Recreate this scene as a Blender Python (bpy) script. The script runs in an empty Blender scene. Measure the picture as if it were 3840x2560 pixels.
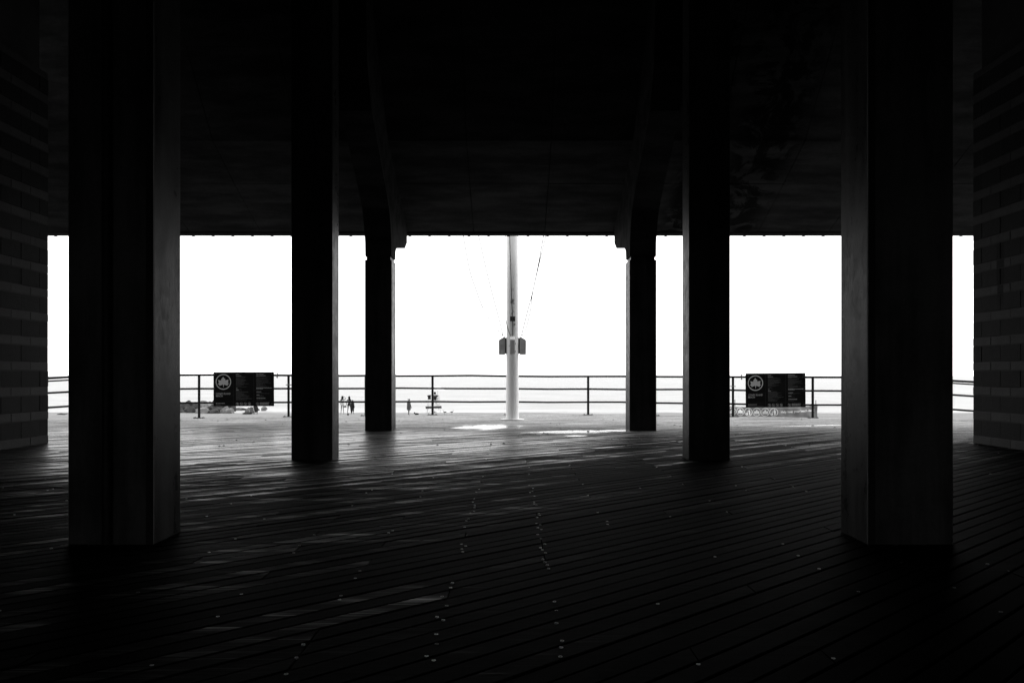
import bpy, bmesh, math, random
from mathutils import Vector, Matrix, noise as mnoise

random.seed(11)
scene = bpy.context.scene
C = bpy.context.collection

# ------------------------------------------------------------------ camera, sky, sun, exposure
H = 1.12                       # lens height above the deck
F = 2987.0                     # focal length in photograph pixels (28 mm on 36 mm)
CX, CY = 1915.0, 1410.0        # vanishing point / horizon in the photograph
cd = bpy.data.cameras.new('camera')
cd.lens = 28.0; cd.sensor_width = 36.0
cd.shift_x = (1920 - CX) / 3840.0; cd.shift_y = (CY - 1280) / 3840.0
cd.clip_start = 0.05; cd.clip_end = 60000
cam = bpy.data.objects.new('camera', cd); C.objects.link(cam)
cam.location = (0, 0, H); cam.rotation_euler = (math.radians(90), 0, 0)
scene.camera = cam

SUN_EL, SUN_AZ = math.radians(60), math.radians(55)   # azimuth from +Y (the sea) towards +X
world = bpy.data.worlds.new('World'); scene.world = world; world.use_nodes = True
wn = world.node_tree; wn.nodes.clear()
sky = wn.nodes.new('ShaderNodeTexSky'); sky.sky_type = 'NISHITA'; sky.sun_disc = False
sky.sun_elevation = SUN_EL; sky.sun_rotation = SUN_AZ
sky.air_density = 1.0; sky.dust_density = 1.0; sky.ozone_density = 1.0; sky.altitude = 0
bw = wn.nodes.new('ShaderNodeRGBToBW')                 # monochrome film
bg = wn.nodes.new('ShaderNodeBackground'); bg.inputs['Strength'].default_value = 0.15
wo = wn.nodes.new('ShaderNodeOutputWorld')
veil = wn.nodes.new('ShaderNodeMix'); veil.data_type = 'FLOAT'   # even, bright overcast over the clear-sky model
veil.inputs[0].default_value = 0.85; veil.inputs[3].default_value = 10.5
wn.links.new(sky.outputs[0], bw.inputs[0]); wn.links.new(bw.outputs[0], veil.inputs[2]); wn.links.new(veil.outputs[0], bg.inputs['Color'])
wn.links.new(bg.outputs[0], wo.inputs['Surface'])

sd = bpy.data.lights.new('sun', 'SUN'); sd.energy = 1.1; sd.angle = math.radians(25); sd.color = (1, 1, 1)
sun = bpy.data.objects.new('sun', sd); C.objects.link(sun)
sv = Vector((math.sin(SUN_AZ) * math.cos(SUN_EL), math.cos(SUN_AZ) * math.cos(SUN_EL), math.sin(SUN_EL)))
sun.rotation_euler = sv.to_track_quat('Z', 'Y').to_euler(); sun.location = (10, 30, 40)

scene.view_settings.view_transform = 'Standard'; scene.view_settings.look = 'None'
scene.view_settings.exposure = 0.7; scene.view_settings.gamma = 1.0
scene.render.engine = 'CYCLES'
scene.cycles.use_denoising = True
scene.cycles.max_bounces = 8; scene.cycles.diffuse_bounces = 4

# ------------------------------------------------------------------ helpers
def P(px, py, d):
    return Vector(((px - CX) * d / F, d, H + (CY - py) * d / F))

def tag(o, label=None, cat=None, group=None, kind=None):
    if label: o['label'] = label
    if cat: o['category'] = cat
    if group: o['group'] = group
    if kind: o['kind'] = kind
    return o

def empty(name, loc=(0, 0, 0), rz=0):
    o = bpy.data.objects.new(name, None); C.objects.link(o)
    o.location = loc; o.rotation_euler = (0, 0, rz); o.empty_display_size = 0.2
    return o

def link(name, me, parent=None, loc=None, rot=None):
    o = bpy.data.objects.new(name, me); C.objects.link(o)
    if parent: o.parent = parent
    if loc is not None: o.location = loc
    if rot is not None: o.rotation_euler = rot
    return o

class MB:
    """collects shapes into one mesh"""
    def __init__(s): s.v = []; s.f = []
    def add(s, v, f):
        b = len(s.v); s.v += [tuple(x) for x in v]; s.f += [tuple(i + b for i in q) for q in f]; return s
    def box(s, x0, x1, y0, y1, z0, z1):
        v = [(x, y, z) for x in (x0, x1) for y in (y0, y1) for z in (z0, z1)]
        return s.add(v, [(0, 1, 3, 2), (4, 6, 7, 5), (0, 4, 5, 1), (2, 3, 7, 6), (0, 2, 6, 4), (1, 5, 7, 3)])
    def cbox(s, x0, x1, y0, y1, z0, z1, b):
        """box with chamfered vertical edges"""
        pts = [(x0 + b, y0), (x1 - b, y0), (x1, y0 + b), (x1, y1 - b), (x1 - b, y1), (x0 + b, y1), (x0, y1 - b), (x0, y0 + b)]
        return s.prism(pts, z0, z1)
    def prism(s, pts, z0, z1, axis='Z'):
        n = len(pts)
        def m(p, z):
            return {'Z': (p[0], p[1], z), 'X': (z, p[0], p[1]), 'Y': (p[0], z, p[1])}[axis]
        v = [m(p, z0) for p in pts] + [m(p, z1) for p in pts]
        f = [tuple(range(n))[::-1], tuple(range(n, 2 * n))] + [(i, (i + 1) % n, n + (i + 1) % n, n + i) for i in range(n)]
        return s.add(v, f)
    def tube(s, pts, r, n=8, caps=True):
        pts = [Vector(p) for p in pts]; rs = r if isinstance(r, (list, tuple)) else [r] * len(pts)
        rings = []; up = Vector((0, 0, 1))
        for i, p in enumerate(pts):
            t = (pts[min(i + 1, len(pts) - 1)] - pts[max(i - 1, 0)]).normalized()
            u = up if abs(t.z) < 0.9 else Vector((0, 1, 0))
            a = t.cross(u).normalized(); b = t.cross(a).normalized()
            rings.append([p + rs[i] * (math.cos(2 * math.pi * k / n) * a + math.sin(2 * math.pi * k / n) * b) for k in range(n)])
        v = [q for r_ in rings for q in r_]
        f = [(i * n + k, i * n + (k + 1) % n, (i + 1) * n + (k + 1) % n, (i + 1) * n + k) for i in range(len(pts) - 1) for k in range(n)]
        if caps: f += [tuple(range(n))[::-1], tuple(range((len(pts) - 1) * n, len(pts) * n))]
        return s.add(v, f)
    def loft(s, rings, n=14):
        v = []
        for (cx, cy, cz, rx, ry) in rings:
            v += [(cx + rx * math.cos(2 * math.pi * k / n), cy + ry * math.sin(2 * math.pi * k / n), cz) for k in range(n)]
        f = [(i * n + k, i * n + (k + 1) % n, (i + 1) * n + (k + 1) % n, (i + 1) * n + k) for i in range(len(rings) - 1) for k in range(n)]
        f += [tuple(range(n))[::-1], tuple(range((len(rings) - 1) * n, len(rings) * n))]
        return s.add(v, f)
    def mesh(s, name, mat, smooth=False, bevel=0):
        me = bpy.data.meshes.new(name); me.from_pydata(s.v, [], s.f)
        bm = bmesh.new(); bm.from_mesh(me)
        bmesh.ops.recalc_face_normals(bm, faces=bm.faces[:])
        if bevel:
            bmesh.ops.bevel(bm, geom=[e for e in bm.edges if e.calc_face_angle(0) > 0.6], offset=bevel, segments=1, affect='EDGES', profile=0.5)
        bm.to_mesh(me); bm.free()
        if mat: me.materials.append(mat)
        if smooth:
            me.polygons.foreach_set('use_smooth', [True] * len(me.polygons))
            try: me.set_sharp_from_angle(angle=math.radians(40))
            except Exception: pass
        return me
    def build(s, name, mat, parent=None, loc=None, rot=None, smooth=False, bevel=0):
        return link(name, s.mesh(name, mat, smooth, bevel), parent, loc, rot)

# ------------------------------------------------------------------ materials (all monochrome)
PUDDLES = [(-0.50, 17.6, 0.75, 0.85), (1.25, 16.1, 0.95, 0.42), (2.35, 16.45, 0.6, 0.3), (1.2, 14.95, 0.2, 0.18), (6.9, 18.1, 1.0, 0.12)]
PANG = math.radians(47.6)          # boards run this far off the viewing axis
class NT:
    def __init__(s, name):
        s.m = bpy.data.materials.new(name); s.m.use_nodes = True
        s.t = s.m.node_tree; s.b = s.t.nodes['Principled BSDF']
    def n(s, typ, **kw):
        x = s.t.nodes.new(typ)
        for k, v in kw.items(): setattr(x, k, v)
        return x
    def set(s, sock, v):
        if isinstance(v, bpy.types.NodeSocket): s.t.links.new(v, sock)
        else: sock.default_value = v
    def math(s, op, a, b=0.0, c=None, clamp=False):
        x = s.n('ShaderNodeMath', operation=op, use_clamp=clamp)
        s.set(x.inputs[0], a); s.set(x.inputs[1], b)
        if c is not None: s.set(x.inputs[2], c)
        return x.outputs[0]
    def smooth(s, v, lo, hi, a=0.0, b=1.0):
        x = s.n('ShaderNodeMapRange', interpolation_type='SMOOTHSTEP')
        s.set(x.inputs[0], v)
        for i, q in enumerate((lo, hi, a, b)): s.set(x.inputs[i + 1], q)
        return x.outputs[0]
    def mixf(s, f, a, b):
        x = s.n('ShaderNodeMix', data_type='FLOAT')
        s.set(x.inputs[0], f); s.set(x.inputs[2], a); s.set(x.inputs[3], b)
        return x.outputs[0]
    def noise(s, vec, scale, detail=4, rough=0.55, dist=0.0):
        x = s.n('ShaderNodeTexNoise'); s.set(x.inputs['Vector'], vec)
        x.inputs['Scale'].default_value = scale; x.inputs['Detail'].default_value = detail
        x.inputs['Roughness'].default_value = rough; x.inputs['Distortion'].default_value = dist
        return x.outputs[0]
    def mapping(s, vec, scale=(1, 1, 1), rot=(0, 0, 0), loc=(0, 0, 0)):
        x = s.n('ShaderNodeMapping'); s.set(x.inputs['Vector'], vec)
        x.inputs['Scale'].default_value = scale; x.inputs['Rotation'].default_value = rot; x.inputs['Location'].default_value = loc
        return x.outputs[0]
    def pos(s): return s.n('ShaderNodeNewGeometry').outputs['Position']
    def obj(s): return s.n('ShaderNodeTexCoord').outputs['Object']
    def xyz(s, vec):
        x = s.n('ShaderNodeSeparateXYZ'); s.set(x.inputs[0], vec); return x.outputs
    def bump(s, h, strength, dist):
        x = s.n('ShaderNodeBump'); x.inputs['Strength'].default_value = strength; x.inputs['Distance'].default_value = dist
        s.set(x.inputs['Height'], h); s.t.links.new(x.outputs[0], s.b.inputs['Normal'])
    def done(s, col, rough=0.6, spec=0.5, metal=0.0):
        if isinstance(col, bpy.types.NodeSocket): s.t.links.new(col, s.b.inputs['Base Color'])
        else: s.b.inputs['Base Color'].default_value = (col, col, col, 1)
        s.set(s.b.inputs['Roughness'], rough)
        s.b.inputs['Specular IOR Level'].default_value = spec; s.b.inputs['Metallic'].default_value = metal
        return s.m

def speckle(name, lo, hi, scale=8, rough=0.6, bump=0.15, spec=0.4, metal=0.0, space='obj'):
    t = NT(name); v = t.obj() if space == 'obj' else t.pos()
    a = t.noise(v, scale, 6, 0.6); t.bump(t.noise(v, scale * 6, 3), bump, 0.01)
    return t.done(t.mixf(t.smooth(a, 0.3, 0.7), lo, hi), rough, spec, metal)

def concrete(name, lo, hi, rough=0.85, spec=0.25):
    t = NT(name); p = t.pos()
    big = t.noise(p, 1.3, 5, 0.6); streak = t.noise(t.mapping(p, (5, 5, 0.5)), 1.0, 5, 0.65)
    fine = t.noise(p, 60, 3, 0.6)
    vor = t.n('ShaderNodeTexVoronoi'); t.set(vor.inputs['Vector'], p); vor.inputs['Scale'].default_value = 26
    pit = t.smooth(vor.outputs['Distance'], 0.05, 0.13)
    vis = t.smooth(t.noise(p, 7, 2), 0.48, 0.6)
    pit = t.math('MAXIMUM', pit, t.math('SUBTRACT', 1.0, vis))
    k = t.math('MULTIPLY_ADD', streak, 0.55, t.math('MULTIPLY', big, 0.45))
    c = t.mixf(t.smooth(k, 0.34, 0.66), lo, hi)
    c = t.math('MULTIPLY', c, t.mixf(pit, 0.35, 1.0)); c = t.math('MULTIPLY', c, t.mixf(fine, 0.8, 1.2))
    t.bump(t.math('ADD', t.math('MULTIPLY', fine, 0.3), pit), 0.35, 0.006)
    rr = t.math('ADD', t.mixf(t.smooth(t.math('MULTIPLY_ADD', streak, 0.5, t.math('MULTIPLY', t.noise(p, 9, 5, 0.7), 0.5)), 0.36, 0.64), rough - 0.08, rough + 0.12), t.mixf(pit, 0.3, 0.0))
    return t.done(c, rr, spec)

def wood(name, island):
    """boardwalk timber: dark grained planks, dry sand blown over the seaward side, a wet band whose gloss carries the light fall-off inward"""
    t = NT(name); p = t.pos(); X, Y, Z = t.xyz(p)
    rnd = t.n('ShaderNodeNewGeometry').outputs['Random Per Island'] if island else t.n('ShaderNodeObjectInfo').outputs['Random']
    ra = (0, 0, -(math.pi / 2 - PANG))
    g1 = t.noise(t.mapping(p, (1.4, 70, 1), ra), 1.0, 5, 0.65)
    g2 = t.noise(t.mapping(p, (0.45, 8.0, 1), ra), 1.0, 4, 0.6, 0.3)
    g3 = t.noise(t.mapping(p, (0.9, 2.2, 1), ra), 1.0, 4, 0.6)
    blot = t.noise(p, 0.55, 4, 0.6); spk = t.noise(p, 90, 2)
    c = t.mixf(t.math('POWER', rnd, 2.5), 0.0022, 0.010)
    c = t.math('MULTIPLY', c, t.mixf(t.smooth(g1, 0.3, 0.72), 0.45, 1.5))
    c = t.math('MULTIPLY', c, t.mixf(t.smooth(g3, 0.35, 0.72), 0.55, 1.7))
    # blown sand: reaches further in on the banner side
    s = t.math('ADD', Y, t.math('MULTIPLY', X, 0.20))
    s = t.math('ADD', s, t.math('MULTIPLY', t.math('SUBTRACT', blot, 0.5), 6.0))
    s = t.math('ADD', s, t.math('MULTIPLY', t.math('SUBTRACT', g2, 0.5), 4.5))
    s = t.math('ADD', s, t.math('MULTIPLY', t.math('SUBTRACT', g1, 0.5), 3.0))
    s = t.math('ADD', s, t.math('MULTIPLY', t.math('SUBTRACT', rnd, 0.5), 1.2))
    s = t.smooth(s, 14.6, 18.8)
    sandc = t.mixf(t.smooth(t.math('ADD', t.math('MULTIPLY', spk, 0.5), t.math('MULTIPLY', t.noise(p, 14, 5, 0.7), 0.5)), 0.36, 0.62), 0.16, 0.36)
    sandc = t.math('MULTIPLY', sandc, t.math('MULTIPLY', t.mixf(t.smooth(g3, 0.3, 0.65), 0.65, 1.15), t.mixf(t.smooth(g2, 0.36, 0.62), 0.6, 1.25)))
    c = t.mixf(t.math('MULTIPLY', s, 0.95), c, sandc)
    # wet timber near the roof edge, board by board, mostly on the jetty side and the middle
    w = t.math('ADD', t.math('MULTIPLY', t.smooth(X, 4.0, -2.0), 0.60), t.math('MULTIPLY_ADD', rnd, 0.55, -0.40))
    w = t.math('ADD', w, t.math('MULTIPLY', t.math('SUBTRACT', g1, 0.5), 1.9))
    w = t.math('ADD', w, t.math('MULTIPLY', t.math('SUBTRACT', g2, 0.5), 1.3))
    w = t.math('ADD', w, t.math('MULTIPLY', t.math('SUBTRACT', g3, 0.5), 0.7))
    w = t.math('ADD', w, t.smooth(Y, 4.2, 14.0, -0.57, 0.30))  # gloss eased off inward, standing in for the light's fall-off along the floor
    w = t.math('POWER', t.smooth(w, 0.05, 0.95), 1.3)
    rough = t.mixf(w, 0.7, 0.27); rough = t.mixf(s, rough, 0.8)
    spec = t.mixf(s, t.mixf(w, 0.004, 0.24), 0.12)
    # standing rain water with ragged edges
    pn = t.math('MULTIPLY', t.math('SUBTRACT', t.math('ADD', t.math('MULTIPLY', g2, 0.9), t.math('ADD', t.math('MULTIPLY', g1, 0.5), t.math('MULTIPLY', t.noise(p, 3.2, 5, 0.65), 1.1))), 1.25), 1.9)
    pud = None
    for cx, cy, rx, ry in PUDDLES:
        dx = t.math('DIVIDE', t.math('SUBTRACT', X, cx), rx); dy = t.math('DIVIDE', t.math('SUBTRACT', t.math('SUBTRACT', Y, cy), t.math('MULTIPLY', t.math('SUBTRACT', X, cx), 0.25)), ry)
        e = t.math('SQRT', t.math('ADD', t.math('MULTIPLY', dx, dx), t.math('MULTIPLY', dy, dy)))
        pud = e if pud is None else t.math('MINIMUM', pud, e)
    pud = t.smooth(t.math('ADD', pud, pn), 1.25, 0.62)
    rough = t.mixf(pud, rough, 0.12); spec = t.mixf(pud, spec, 0.5); c = t.mixf(pud, c, t.math('MULTIPLY', c, 0.35))
    t.set(t.b.inputs['Specular IOR Level'], spec)
    t.bump(t.math('MULTIPLY', t.math('ADD', g1, t.math('MULTIPLY', g2, 1.2)), t.math('SUBTRACT', 1.0, t.math('MULTIPLY', pud, 0.97))), 0.35, 0.004)
    t.t.links.new(c, t.b.inputs['Base Color']); t.set(t.b.inputs['Roughness'], rough)
    return t.m

def soffit_mat():
    t = NT('soffit concrete'); p = t.pos(); X, Y, Z = t.xyz(p)
    a = t.noise(t.mapping(p, (0.6, 2.5, 2.5)), 1.2, 6, 0.62); b = t.noise(p, 14, 4, 0.6)
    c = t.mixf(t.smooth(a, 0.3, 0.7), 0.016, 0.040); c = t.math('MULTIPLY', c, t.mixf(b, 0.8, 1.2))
    # leak stains near the seaward edge
    n = t.noise(t.mapping(p, (1, 1, 1)), 1.5, 6, 0.68, 1.2)
    def zone(cx, w): return t.smooth(t.math('ABSOLUTE', t.math('SUBTRACT', X, cx)), w, w * 0.3)
    z = t.math('MAXIMUM', zone(5.1, 1.0), zone(3.9, 0.55))
    st = t.math('MULTIPLY', z, t.smooth(n, 0.44, 0.52))
    c = t.math('MULTIPLY', c, t.mixf(st, 1.0, 0.22))
    t.bump(b, 0.2, 0.01)
    return t.done(c, 0.95, 0.02)

def block_mat(name, lo, hi):
    t = NT(name); p = t.pos(); X, Y, Z = t.xyz(p)
    r = t.n('ShaderNodeNewGeometry').outputs['Random Per Island']; r2 = t.n('ShaderNodeObjectInfo').outputs['Random']
    a = t.noise(p, 5, 5, 0.6); f = t.noise(p, 45, 4, 0.65)
    c = t.mixf(t.math('FRACT', t.math('ADD', r, r2)), lo, hi); c = t.math('MULTIPLY', c, t.mixf(a, 0.7, 1.3)); c = t.math('MULTIPLY', c, t.mixf(f, 0.75, 1.25))
    # dark drip stain down the right-hand wall
    d = t.math('ADD', t.math('ABSOLUTE', t.math('SUBTRACT', Y, 12.62)), t.math('MULTIPLY', t.math('SUBTRACT', t.noise(t.mapping(p, (6, 6, 1.2)), 1.0, 4), 0.5), 0.25))
    st = t.math('MULTIPLY', t.smooth(d, 0.09, 0.04), t.math('MULTIPLY', t.smooth(Z, 2.1, 2.4), t.smooth(Z, 3.3, 3.1)))
    st = t.math('MULTIPLY', st, t.math('GREATER_THAN', X, 0.0))
    c = t.math('MULTIPLY', c, t.mixf(st, 1.0, 0.1))
    t.bump(t.math('ADD', f, a), 0.6, 0.012)
    return t.done(c, 0.92, 0.2)

def beach_mat():
    t = NT('beach sand'); p = t.pos(); X, Y, Z = t.xyz(p)
    a = t.noise(p, 0.35, 5, 0.6); b = t.noise(p, 9, 4, 0.6)
    c = t.mixf(t.smooth(a, 0.3, 0.7), 0.125, 0.17)
    wet = t.smooth(t.math('ADD', Z, t.math('MULTIPLY', a, 0.2)), -2.42, -2.58)
    c = t.mixf(wet, c, 0.07); c = t.math('MULTIPLY', c, t.mixf(b, 0.8, 1.2))
    t.bump(t.math('ADD', b, t.math('MULTIPLY', a, 3)), 0.6, 0.08)
    return t.done(c, t.mixf(wet, 0.9, 0.35), 0.3)

def sea_mat():
    t = NT('sea water'); p = t.pos(); X, Y, Z = t.xyz(p)
    n1 = t.noise(t.mapping(p, (0.10, 0.35, 1)), 1.0, 6, 0.62); n2 = t.noise(t.mapping(p, (0.5, 1.6, 1)), 1.0, 4, 0.6)
    foam = t.math('MULTIPLY', t.smooth(Y, 108, 84), t.smooth(t.noise(t.mapping(p, (0.12, 0.5, 1)), 1.0, 6, 0.7), 0.36, 0.6))
    t.bump(t.math('ADD', n1, t.math('MULTIPLY', n2, 0.35)), 0.35, 0.5)
    return t.done(t.mixf(foam, t.mixf(t.smooth(n1, 0.3, 0.7), 0.11, 0.22), 0.4), t.mixf(foam, 0.34, 0.7), 0.085)

M = {}
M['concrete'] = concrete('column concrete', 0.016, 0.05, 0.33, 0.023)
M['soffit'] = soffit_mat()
M['dark_conc'] = speckle('dark ceiling concrete', 0.012, 0.025, 1.2, 0.9, space='pos')  # one even dark tone, no stain pattern
M['block_lo'] = block_mat('dark masonry block', 0.008, 0.011)
M['block_hi'] = block_mat('pale masonry block', 0.038, 0.048)
M['mortar'] = speckle('mortar', 0.02, 0.03, 20, 0.95, space='pos')
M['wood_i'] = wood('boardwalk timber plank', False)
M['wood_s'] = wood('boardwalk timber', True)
M['joist'] = speckle('joist timber', 0.01, 0.02, 4, 0.9, space='pos')
M['screw'] = speckle('screw steel', 0.16, 0.34, 60, 0.36, 0.05, 0.5, 1.0)
M['rail'] = speckle('dark rail paint', 0.003, 0.007, 9, 0.5, 0.1, 0.2, space='pos')
M['guard'] = speckle('black corner steel', 0.002, 0.004, 9, 0.7, 0.05, 0.2)
M['galv'] = speckle('galvanised steel', 0.10, 0.22, 20, 0.5, 0.05, 0.5, 0.6)
M['sign'] = speckle('sign black', 0.002, 0.003, 6, 0.7, 0.0, 0.08)
M['sign_line'] = speckle('sign divider grey', 0.012, 0.015, 6, 0.6, 0.0, 0.2)
M['sign_ink'] = speckle('sign pale ink', 0.30, 0.36, 30, 0.6, 0.0, 0.3)
M['sign_print'] = speckle('sign small print grey', 0.03, 0.045, 30, 0.6, 0.0, 0.2)
M['sign_head'] = speckle('sign heading grey', 0.20, 0.25, 30, 0.6, 0.0, 0.2)
M['beach'] = beach_mat(); M['sea'] = sea_mat()
M['white'] = speckle('white paint', 0.55, 0.65, 3, 0.45, 0.05, 0.5)
M['boxgrey'] = speckle('box enamel', 0.42, 0.50, 9, 0.55, 0.03, 0.4)
M['rope_d'] = speckle('dark rope', 0.02, 0.03, 30, 0.9)
M['rope_l'] = speckle('pale rope', 0.05, 0.07, 30, 0.9)
M['banner'] = speckle('banner cloth', 0.17, 0.22, 4, 0.8, 0.05, 0.2)
M['banner_ink'] = speckle('banner white print', 0.75, 0.82, 4, 0.8, 0.0, 0.2)
M['rock'] = concrete('jetty boulder', 0.012, 0.045)
M['rock_pale'] = concrete('pale boulder', 0.08, 0.19)
for k, (a, b) in dict(skin=(0.06, 0.08), skin_pale=(0.17, 0.22), hair=(0.004, 0.007), black=(0.004, 0.007), dark=(0.008, 0.013), grey=(0.08, 0.1),
                      mid=(0.035, 0.05), pale=(0.33, 0.4)).items():
    M[k] = speckle('cloth ' + k, a, b, 25, 0.85, 0.1, 0.2)

# ------------------------------------------------------------------ ground, beach, sea
def beach_z(y, x=0.0):
    pts = [(-200, -0.9), (22, -0.95), (50, -1.6), (60, -1.95), (76, -2.46), (84, -2.72), (100, -3.2), (200, -6)]
    for (a, za), (b, zb) in zip(pts, pts[1:]):
        if y <= b: return za + (zb - za) * (y - a) / (b - a)
    return -6

def bump_z(x, y):
    return beach_z(y) + 0.10 * (mnoise.noise((x * 0.22, y * 0.16, 0.3))) + 0.05 * mnoise.noise((x * 0.7, y * 0.6, 4))

def beach_hit(px, py):
    d = 45.0
    while d < 110:
        p = P(px, py, d)
        if p.z <= bump_z(p.x, d): break
        d += 0.1
    p = P(px, py, d); p.z = bump_z(p.x, d); return p

xs = [-400, -200, -120, -80] + [-60 + 1.5 * i for i in range(81)] + [80, 120, 200, 400]
ys = [-120, -60, -20, 0, 15] + [22 + 1.0 * i for i in range(75)] + [110, 130]
mb = MB(); nx = len(xs)
mb.add([(x, y, bump_z(x, y)) for y in ys for x in xs],
       [(j * nx + i, j * nx + i + 1, (j + 1) * nx + i + 1, (j + 1) * nx + i) for j in range(len(ys) - 1) for i in range(nx - 1)])
tag(mb.build('beach', M['beach'], smooth=True), kind='structure')
mb = MB(); mb.add([(-20000, 78, -2.72), (20000, 78, -2.72), (20000, 30000, -2.72), (-20000, 30000, -2.72)], [(0, 1, 2, 3)])
tag(mb.build('sea', M['sea']), kind='structure')

# ------------------------------------------------------------------ boardwalk
def edge_y(x): return min(23.35, 23.35 - 0.29 * (abs(x) - 2.0))
boardwalk = empty('boardwalk', (0, 0, 0)); tag(boardwalk, kind='structure')
US, UC = math.sin(PANG), math.cos(PANG); JOFF = 0.21; PITCH = 0.125; PW = 0.118; TH = 0.042; JX = 0.53; NB = 7; JU = JX / US
def XY(u, v): return u * US - v * UC, u * UC + v * US
def U0(v): return v * UC / US                      # u of the joist line X = 0
PL = NB * JU
def plank_shape(mb, u0, v0, dz, roll, tw):
    """parallelogram board cut along the joist line; u along the board, v across"""
    c = 0.006; gap = 0.004
    prof = [(-PW / 2, -TH), (-PW / 2, -c), (-PW / 2 + c, 0), (PW / 2 - c, 0), (PW / 2, -c), (PW / 2, -TH)]
    v = []
    for e in (0, 1):
        for (a, z) in prof:
            u = u0 + (PL - gap if e else gap) + a * UC / US   # end cut along the joist
            zz = z + dz + roll * a + (tw * a if e else 0)
            v.append(XY(u, v0 + a) + (zz,))
    n = 6
    mb.add(v, [tuple(range(n))[::-1], tuple(range(n, 2 * n))] + [(i, (i + 1) % n, n + (i + 1) % n, n + i) for i in range(n)])

planks = []
rp = random.Random(5)
for k in range(-200, 240):
    v0 = k * PITCH
    off = rp.randrange(NB) * JU
    for j in range(-9, 10):
        u0 = U0(v0) + off + JOFF / US + j * PL
        cx, cy = XY(u0 + PL / 2, v0)
        if abs(cx) > 17 or cy < -11 or cy > 26: continue
        dz = rp.uniform(-0.0035, 0.0015); roll = rp.gauss(0, 0.008); tw = rp.gauss(0, 0.006)
        best = 0                                            # biggest in the picture: nearest sample inside the frame
        for q in range(9):
            x, y = XY(u0 + PL * q / 8, v0)
            if y > 2.9 and abs(x) < 0.66 * y: best = max(best, 1 / y)
        (xa, ya), (xb, yb) = XY(u0, v0), XY(u0 + PL, v0)
        crosses = yb > edge_y(xb) - 0.2 or ya > edge_y(xa) - 0.2
        planks.append((0 if crosses else best, u0, v0, dz, roll, tw))
planks.sort(key=lambda q: -q[0])
for q in planks[:300]:
    m_ = MB(); plank_shape(m_, q[1], q[2], q[3], q[4], q[5])
    cxy = Vector(m_.v[0]); m_.v = [tuple(Vector(p) - Vector((cxy.x, cxy.y, 0))) for p in m_.v]
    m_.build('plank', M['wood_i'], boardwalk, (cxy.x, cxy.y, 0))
mb = MB()
for q in planks[300:]: plank_shape(mb, *q[1:])
me = bpy.data.meshes.new('planks_beyond'); me.from_pydata(mb.v, [], mb.f)
bm = bmesh.new(); bm.from_mesh(me)
for co, no in (((0, 23.35, 0), (0, 1, 0)), ((2, 23.35, 0), (0.29, 1, 0)), ((-2, 23.35, 0), (-0.29, 1, 0))):
    r = bmesh.ops.bisect_plane(bm, geom=bm.verts[:] + bm.edges[:] + bm.faces[:], plane_co=co, plane_no=no, clear_outer=True)
    es = [e for e in r['geom_cut'] if isinstance(e, bmesh.types.BMEdge)]
    bmesh.ops.edgeloop_fill(bm, edges=es)
bmesh.ops.recalc_face_normals(bm, faces=bm.faces[:]); bm.to_mesh(me); bm.free()
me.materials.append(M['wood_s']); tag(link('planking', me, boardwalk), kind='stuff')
mb = MB()
for i in range(-30, 31):
    x = i * JX + JOFF; mb.box(x - 0.03, x + 0.03, -11, edge_y(x) - 0.06, -0.30, -0.046)
tag(mb.build('joist', M['joist'], boardwalk), kind='stuff')
mb = MB(); mb.box(-16.5, 16.5, -11.5, 18.6, -0.62, -0.31); mb.build('under_deck', M['joist'], boardwalk)

# screws: pairs where boards cross joists
ring = MB()
n = 12
prof = [(0.0088, -0.004), (0.0082, 0.0014), (0.0062, 0.0020), (0.0042, 0.0012), (0.0032, -0.001)]
vs = [(r_ * math.cos(2 * math.pi * k / n), r_ * math.sin(2 * math.pi * k / n), z) for r_, z in prof for k in range(n)]
fs = [(i * n + k, i * n + (k + 1) % n, (i + 1) * n + (k + 1) % n, (i + 1) * n + k) for i in range(len(prof) - 1) for k in range(n)] + [tuple(range((len(prof) - 1) * n, len(prof) * n))]
ring.add(vs, fs); screw_me = ring.mesh('screw', M['screw'], smooth=True)
rs = random.Random(21); sc_ = []
for k in range(-140, 200):
    v0 = k * PITCH
    for i in range(-20, 21):
        u = U0(v0) + i * JU + JOFF / US; x, y = XY(u, v0)
        if not (2.6 < y < 15) or abs(x) > 0.68 * y: continue
        for a in (-0.034, 0.034):
            if rs.random() < ((0.5 if i in (0, -1) else 0.90) if y < 8 else 0.95): continue
            du = rs.uniform(-0.03, 0.03); aa = a + rs.uniform(-0.012, 0.012)
            uu, vv = u + a + du, v0 + aa
            sc_.append(XY(uu, vv) + (rs.uniform(-0.001, 0.0015), rs.gauss(0, 0.06), rs.gauss(0, 0.06)))
sc_.sort(key=lambda q: q[1])
for q in sc_[:300]:
    link('screw', screw_me, boardwalk, q[:3], (q[3], q[4], 0))
mb = MB()
for q in sc_[300:]:
    R_ = Matrix.Translation(q[:3]) @ Matrix.Rotation(q[3], 4, 'X') @ Matrix.Rotation(q[4], 4, 'Y')
    mb.add([R_ @ Vector(v) for v in vs], fs)
tag(mb.build('screw_heads', M['screw'], boardwalk, smooth=True), kind='stuff')

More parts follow.
